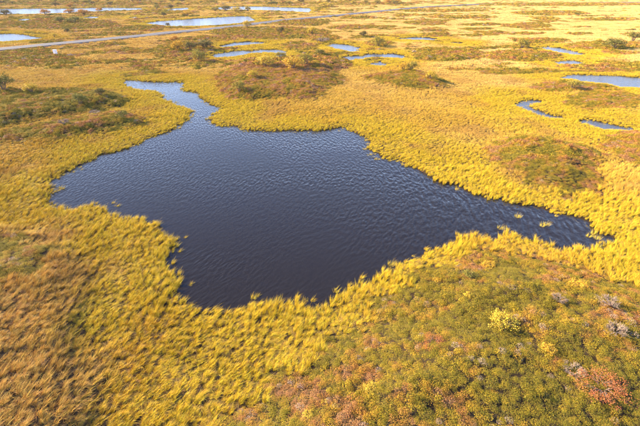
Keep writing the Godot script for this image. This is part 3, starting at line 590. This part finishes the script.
# ---------------------------------------------------------------- road
func build_road() -> void:
	var line := PackedVector2Array()
	for k in road_line.size() - 1:
		for j in 4:
			var before := road_line[maxi(k - 1, 0)]; var after := road_line[mini(k + 2, road_line.size() - 1)]
			line.append(road_line[k].cubic_interpolate(road_line[k + 1], before, after, j / 4.0))
	var root := thing("road", Vector3.ZERO)
	tag(root, "straight grey road on a low bank crossing the bog", "", "", "structure")
	var profile := [[-4.4, -.2], [-2.6, .62], [2.6, .62], [4.4, -.2]]
	var bank := Soup.new(); var top := Soup.new(); var lines := Soup.new()
	for k in line.size() - 1:
		var a := line[k]; var b := line[k + 1]
		var na := (line[mini(k + 1, line.size() - 1)] - line[maxi(k - 1, 0)]).orthogonal().normalized()
		var nb := (line[mini(k + 2, line.size() - 1)] - line[k]).orthogonal().normalized()
		for j in 3:
			var p: Array = profile[j]; var q: Array = profile[j + 1]
			strip(bank, a, b, na, nb, p[0], q[0], p[1], q[1])
		strip(top, a, b, na, nb, -2.35, 2.35, .628, .628)
		for e in [-2.15, 2.05]: strip(lines, a, b, na, nb, e, e + .1, .633, .633)
	var rough := FastNoiseLite.new(); noise(rough, 77, .03, 5)
	for e in [["bank", bank, lin(.10, .095, .10)], ["carriageway", top, lin(.095, .097, .115)], ["edge_line", lines, lin(.7, .7, .68)]]:
		var m := StandardMaterial3D.new()
		m.albedo_color = e[2]
		m.roughness = .9
		var t := NoiseTexture2D.new(); t.noise = rough; t.width = 256; t.height = 256; t.seamless = true
		var ramp := Gradient.new(); ramp.set_color(0, Color(.7, .7, .7)); ramp.set_color(1, Color(1, 1, 1)); t.color_ramp = ramp
		m.albedo_texture = t
		m.uv1_triplanar = true; m.uv1_world_triplanar = true; m.uv1_scale = Vector3(.4, .4, .4)
		put(e[0], e[1].mesh(), m, root)

func strip(s: Soup, a: Vector2, b: Vector2, na: Vector2, nb: Vector2, u: float, v: float, yu: float, yv: float) -> void:
	var p := a + na * u; var q := a + na * v; var r := b + nb * v; var t := b + nb * u
	s.quad(Vector3(p.x, yu, p.y), Vector3(t.x, yu, t.y), Vector3(r.x, yv, r.y), Vector3(q.x, yv, q.y), Color.WHITE)

# ---------------------------------------------------------------- the white box by the road
func build_box() -> void:
	var root := thing("utility_cabinet", Vector3(box_spot.x, ground_height(box_spot.x, box_spot.y), box_spot.y), -.35)
	tag(root, "small white utility box standing alone in the grass near the road", "cabinet")
	var white := StandardMaterial3D.new(); white.albedo_color = lin(.78, .77, .74); white.roughness = .5
	var grey := StandardMaterial3D.new(); grey.albedo_color = lin(.3, .3, .3); grey.roughness = .8
	var add := func(called: String, size: Vector3, at: Vector3, m: Material) -> void:
		var b := BoxMesh.new(); b.size = size
		put(called, b, m, root).position = at
	add.call("plinth", Vector3(.95, .35, .6), Vector3(0, .05, 0), grey)
	add.call("body", Vector3(.9, 1.05, .55), Vector3(0, .75, 0), white)
	add.call("roof", Vector3(.98, .06, .63), Vector3(0, 1.305, 0), white)
	add.call("door", Vector3(.8, .92, .02), Vector3(0, .75, .287), white)
	add.call("handle", Vector3(.03, .14, .03), Vector3(.3, .78, .312), grey)
	root.scale = Vector3.ONE * .9

# ---------------------------------------------------------------- shrubs
func build_shrubs() -> void:
	var looks := {
		"yellow": lin(.60, .43, .05), "golden": lin(.60, .37, .04), "olive": lin(.34, .27, .045), "green": lin(.22, .20, .04),
		"dark": lin(.15, .125, .035), "rust": lin(.50, .25, .045), "red": lin(.45, .16, .055), "twiggy": lin(.44, .30, .2)}
	var mats := {}
	for k in looks: mats[k] = leafy(looks[k], .5)
	var bark := leafy(lin(.16, .11, .08), 0)
	var grey_bark := leafy(lin(.27, .20, .15), 0)
	var high: Array = []; var low: Array = []; var bare: Array = []
	for k in 4: high.append(shrub_parts(900 + k, .62, 34, .030, false))
	for k in 3: low.append(shrub_parts(950 + k, .34, 30, .026, false))
	var mats_low: Array = []
	for k in 2: mats_low.append(shrub_parts(970 + k, .20, 45, .014, false))
	for k in 2: bare.append(shrub_parts(980 + k, .42, 5, .02, true))
	var count := 0
	for s in shrub_spots:
		var near: bool = s[1] > -28
		var kinds: Array = bare if s[3] == "twiggy" else mats_low if s[3] == "red" else low if near else high
		var parts: Array = kinds[count % kinds.size()]
		var o := thing("dwarf_birch_shrub" if s[3] == "red" else "willow_shrub", Vector3(s[0], ground_height(s[0], s[1]) - .02, s[1]), count * 2.4)
		tag(o, s[4], "shrub", s[5])
		put("stems", parts[0], grey_bark if s[3] == "twiggy" else bark, o)
		put("crown", parts[1], mats[s[3]], o)
		var wide: float = s[2]
		o.scale = Vector3(wide, minf(wide, 4.0) * (.85 + .3 * fposmod(count * .37, 1)), wide)
		if s[3] == "red": o.scale.y = wide * .6
		elif s[3] == "twiggy": o.scale.y *= .65
		count += 1
	# the thickets that close the view
	var r := RandomNumberGenerator.new(); r.seed = 404
	var tints := ["olive", "olive", "green", "dark", "yellow", "rust", "golden", "olive"]
	var made := 0
	while made < 170:
		var z := -r.randf_range(318, 425)
		var x := r.randf_range(-.68, .68) * -z
		var q := Vector2(x, z)
		if water_distance(q) < 2 or road_distance(q) < 6 or (x > 60 and z > -375) or (x > 150 and r.randf() < .6): continue
		if middle.get_noise_2d(x * .12, z * .25) < -.1: continue
		var tint: String = tints[r.randi() % tints.size()]
		var wide := r.randf_range(2.5, 6.5)
		var parts: Array = high[made % high.size()]
		var o := thing("thicket_shrub", Vector3(x, ground_height(x, z), z), r.randf() * TAU)
		var places := ["at the far left corner", "behind the left end of the long left lake", "behind the middle of the long left lake", "behind the right arm of the long left lake", "behind the thin lake sliver", "behind the long middle lake", "right of the long middle lake", "behind the first bend of the far road", "where the road meets the top edge", "at the far right corner"]
		var where: String = places[clampi(int((x / -z + .68) / 1.36 * 10), 0, 9)]
		tag(o, "%s %s shrub %s" % ["broad" if wide > 5 else "small" if wide < 3.6 else "rounded", {"olive": "olive", "green": "green", "dark": "dark", "yellow": "yellow", "rust": "rust coloured", "golden": "golden"}[tint], where], "shrub", "far thicket shrubs " + where)
		put("stems", parts[0], bark, o)
		put("crown", parts[1], mats[tint], o)
		o.scale = Vector3(wide, minf(wide, 3.6) * r.randf_range(.7, 1.1), wide)
		made += 1

# ---------------------------------------------------------------- lone tufts of sedge in the water
func build_tufts() -> void:
	var m := leafy(lin(.50, .37, .05), .4)
	var shapes := [sedge_mesh(71, .16, 60, .62, .02), sedge_mesh(72, .22, 80, .6, .02)]
	var k := 0
	for p in lone_tufts:
		var o := put("sedge_tuft", shapes[k % 2], m, self)
		o.position = Vector3(p.x, maxf(ground_height(p.x, p.y), -.12), p.y)
		o.rotation.y = (k % 5 - 2) * .15
		tag(o, lone_tuft_words[k], "sedge tuft", "lone sedge tufts standing in the pond")
		k += 1

# ---------------------------------------------------------------- sedge and heath over the ground
func sedge_color(x: float, z: float, d: float) -> Color:
	var b := broad.get_noise_2d(x * 1.5 + 60, z * 1.5); var m := middle.get_noise_2d(x * .7, z * .7)
	var shore := Color(.58, .405, .022); var gold := Color(.58, .355, .027); var straw := Color(.78, .53, .17); var brown := Color(.44, .24, .06)
	var c := shore.lerp(gold, smoothstep(2.5, 11, d + m * 5 + b * 6))
	# the drier open flats past the pools bleach to straw
	c = c.lerp(straw, clampf(smoothstep(4, 12, d) * (smoothstep(-40, -130, z + b * 40) * clampf(.62 + x * .005, .38, .95) + maxf(b, 0) * .5), 0, .9))
	if rise_box.has_point(Vector2(x, z)): c = c.lerp(Color(.56, .33, .075), .75 * smoothstep(-1.5, 1.5, -signed_distance(dry_rise, Vector2(x, z)) + m * 3.0))     # dry grass of the rise
	c = c.lerp(brown, clampf((m - .15) * 1.6 - b * .5, 0, .5) * smoothstep(1.5, 5, d))
	return c

func heath_color(x: float, z: float, which: int) -> Color:
	var b := broad.get_noise_2d(x * 2.5 - 90, z * 2.5); var m := middle.get_noise_2d(x * 1.5, z * 1.5 + 40); var f := fine.get_noise_2d(x * .7, z * .7)
	var v := b * .6 + m * .7 + f * .7 + rng.randf_range(-.24, .24)
	v += .1 if which < 0 else float({"poolside": .3, "oval": .22, "rightedge": .35, "leftlower": .12, "leftupper": -.1, "bushmound": .2, "leftnear": -.2, "near": .03}[mounds[which][0]])
	var olive := Color(.25, .20, .02); var lime := Color(.38, .28, .02); var ochre := Color(.47, .27, .03); var rust := Color(.41, .175, .05); var pink := Color(.46, .25, .11)
	var c: Color
	if v < -.25: c = olive
	elif v < .05: c = olive.lerp(lime, rng.randf())
	elif v < .32: c = lime.lerp(ochre, rng.randf())
	elif v < .55: c = ochre.lerp(rust, rng.randf())
	else: c = rust.lerp(pink, rng.randf())
	if rng.randf() < .035: c = Color(.55, .38, .03)
	elif rng.randf() < .05 * smoothstep(-.1, .3, m): c = Color(.46, .34, .24)
	return c

func scatter() -> void:
	rng.seed = 2024
	var sedge_look := leafy(Color.WHITE, .3)
	var heath_look := leafy(Color.WHITE, .3)
	# distance from, to, spacing, then the tuft: radius, blades, height, blade width; the heath clump: radius, leaves, height, leaf size
	var bands := [
		[7.0, 42.0, .30, .075, 52, .50, .013, .19, 150, .18, .019],
		[42.0, 95.0, .30, .12, 44, .34, .019, .26, 110, .22, .034],
		[95.0, 210.0, .72, .42, 100, .36, .045, .60, 120, .30, .085],
		[210.0, 440.0, 1.5, .95, 130, .34, .085, 1.2, 130, .36, .17]]
	var stands := {}
	var number := 100
	for band in bands:
		var sedges: Array = []; var heaths: Array = []
		for k in 4:
			number += 1
			sedges.append([sedge_mesh(number, band[3], band[4], band[5], band[6]), PackedFloat32Array()])
			heaths.append([heath_mesh(number + 50, band[7], band[8], band[9], band[10], 14), {}])
		var step: float = band[2]
		var z: float = -band[0]
		while z > -band[1]:
			var edge := (.654 * -z + 6.5) * 1.15 + 3.0
			var x := -edge
			while x < edge:
				place(x + rng.randf_range(-.5, .5) * step, z + rng.randf_range(-.5, .5) * step, step, sedges, heaths)
				x += step
			z -= step
		for k in 4:
			stand(stands, "sedge", sedges[k][0], sedges[k][1], sedge_look)
			for which in heaths[k][1]: stand(stands, which, heaths[k][0], heaths[k][1][which], heath_look)

func place(x: float, z: float, step: float, sedges: Array, heaths: Array) -> void:
	var q := ragged(x, z)
	var d := water_distance(q)
	if d < -.02 and (d < -1.0 or rng.randf() > .22 + d * .2): return
	if z < -90 and road_distance(Vector2(x, z)) < 2.75 + step * .2: return
	var h := heath_at(q)
	var depth: float = h[0] + middle.get_noise_2d(x * 2.2, z * 2.2) * 1.6 + rng.randf_range(-.35, .35)
	var which: int = h[1]
	if which < 0 and z < -85:       # more heath strewn over the far flats
		depth = maxf(depth, (broad.get_noise_2d(x * 1.6, z * 3.2) * 1.4 + middle.get_noise_2d(x * .5, z * 1.0) * .6 - .35 - clampf(x * .0016, -.2, .35)) * 8)
	if h[1] < 0: depth = minf(depth, (d - 2.0) * 1.2)
	var y := height_from(x, z, d, h[2])
	if z < -90: y = maxf(y, .62 - .455 * (road_distance(Vector2(x, z)) - 2.6))       # on the slope of the road's bank
	var size := rng.randf_range(.75, 1.25)
	if depth > 0:
		var tall := clampf(1.0 + fine.get_noise_2d(x * .6, z * .6) * 1.1 + middle.get_noise_2d(x, z) * .8, .6, 2.0)
		var into: Dictionary = heaths[rng.randi() % 4][1]
		var key: String = "heath_" + (str(mounds[which][0]) if which >= 0 and h[0] > -1.2 else "flats")
		if not into.has(key): into[key] = PackedFloat32Array()
		var f := heath_color(x, z, which)
		append(into, key, x, y, z, rng.randf() * TAU, size, size * tall, f)
		var dx := rng.randf_range(-.6, .6) * step; var dz := rng.randf_range(-.6, .6) * step
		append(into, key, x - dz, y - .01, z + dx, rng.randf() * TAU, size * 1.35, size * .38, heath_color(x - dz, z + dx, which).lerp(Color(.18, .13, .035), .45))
		append(into, key, x + dx, y - .01, z + dz, rng.randf() * TAU, size * .9, size * tall * rng.randf_range(.5, 1.0), heath_color(x + dx, z + dz, which))
		return
	var tallness := clampf(1.0 + middle.get_noise_2d(x * .9 + 80, z * .9) * .5 + fine.get_noise_2d(x * .5, z * .5) * .45, .5, 1.5)
	var slot: Array = sedges[rng.randi() % 4]
	var b: PackedFloat32Array = slot[1]
	slot[1] = PackedFloat32Array()
	add_row(b, x, y, z, rng.randf_range(-.45, .45) + middle.get_noise_2d(x * .5, z * .5 + 200) * .8, size, size * tallness, sedge_color(x, z, d) * rng.randf_range(.85, 1.12))
	# short brown undergrowth between the tufts
	var ux := x + rng.randf_range(-.6, .6) * step; var uz := z + rng.randf_range(-.6, .6) * step
	if d > .4: add_row(b, ux, y - .02, uz, rng.randf() * TAU, size * 1.15, size * rng.randf_range(.32, .6), sedge_color(x, z, d).lerp(Color(.36, .21, .09), rng.randf_range(.2, .9)))
	slot[1] = b

func append(into: Dictionary, key: String, x: float, y: float, z: float, turn: float, wide: float, tall: float, c: Color) -> void:
	var b: PackedFloat32Array = into[key]
	into[key] = PackedFloat32Array()
	add_row(b, x, y, z, turn, wide, tall, c)
	into[key] = b

func add_row(b: PackedFloat32Array, x: float, y: float, z: float, turn: float, wide: float, tall: float, c: Color) -> void:
	var co := cos(turn) * wide; var si := sin(turn) * wide
	b.append_array(PackedFloat32Array([co, 0, si, x, 0, tall, 0, y, -si, 0, co, z, c.r, c.g, c.b, 1]))

func stand(stands: Dictionary, key: String, mesh: Mesh, rows: PackedFloat32Array, look: Material) -> void:
	if rows.is_empty(): return
	var words := {"sedge": "golden yellow sedge bent by the wind, covering the wet flats", "heath_near": "olive and rust dwarf shrub heath on the big near mound", "heath_leftnear": "brown heath on the small mound at the left edge below the pond",
		"heath_leftupper": "dark heath on the upper of two long mounds left of the inlet", "heath_leftlower": "rusty heath on the lower of two long mounds left of the inlet", "heath_oval": "rust and olive heath on the oval mound past the pond's right end",
		"heath_rightedge": "red brown heath on the mound cut by the right edge", "heath_bushmound": "brown heath on the low mound with a lone olive willow", "heath_poolside": "red and yellow heath on the rise between pond and curled pool", "heath_flats": "brown heath strewn over the far flats"}
	if not stands.has(key):
		var o := thing("sedge" if key == "sedge" else "heath", Vector3.ZERO)
		tag(o, words[key], "sedge" if key == "sedge" else "heath", "", "stuff")
		stands[key] = o
	var mm := MultiMesh.new()
	mm.transform_format = MultiMesh.TRANSFORM_3D
	mm.use_colors = true
	mm.mesh = mesh
	mm.instance_count = rows.size() / 16
	mm.buffer = rows
	var o := MultiMeshInstance3D.new()
	o.name = "tufts" if key == "sedge" else "clumps"
	o.multimesh = mm
	o.material_override = look
	tag(o, "", "", "", "stuff")
	stands[key].add_child(o, true)
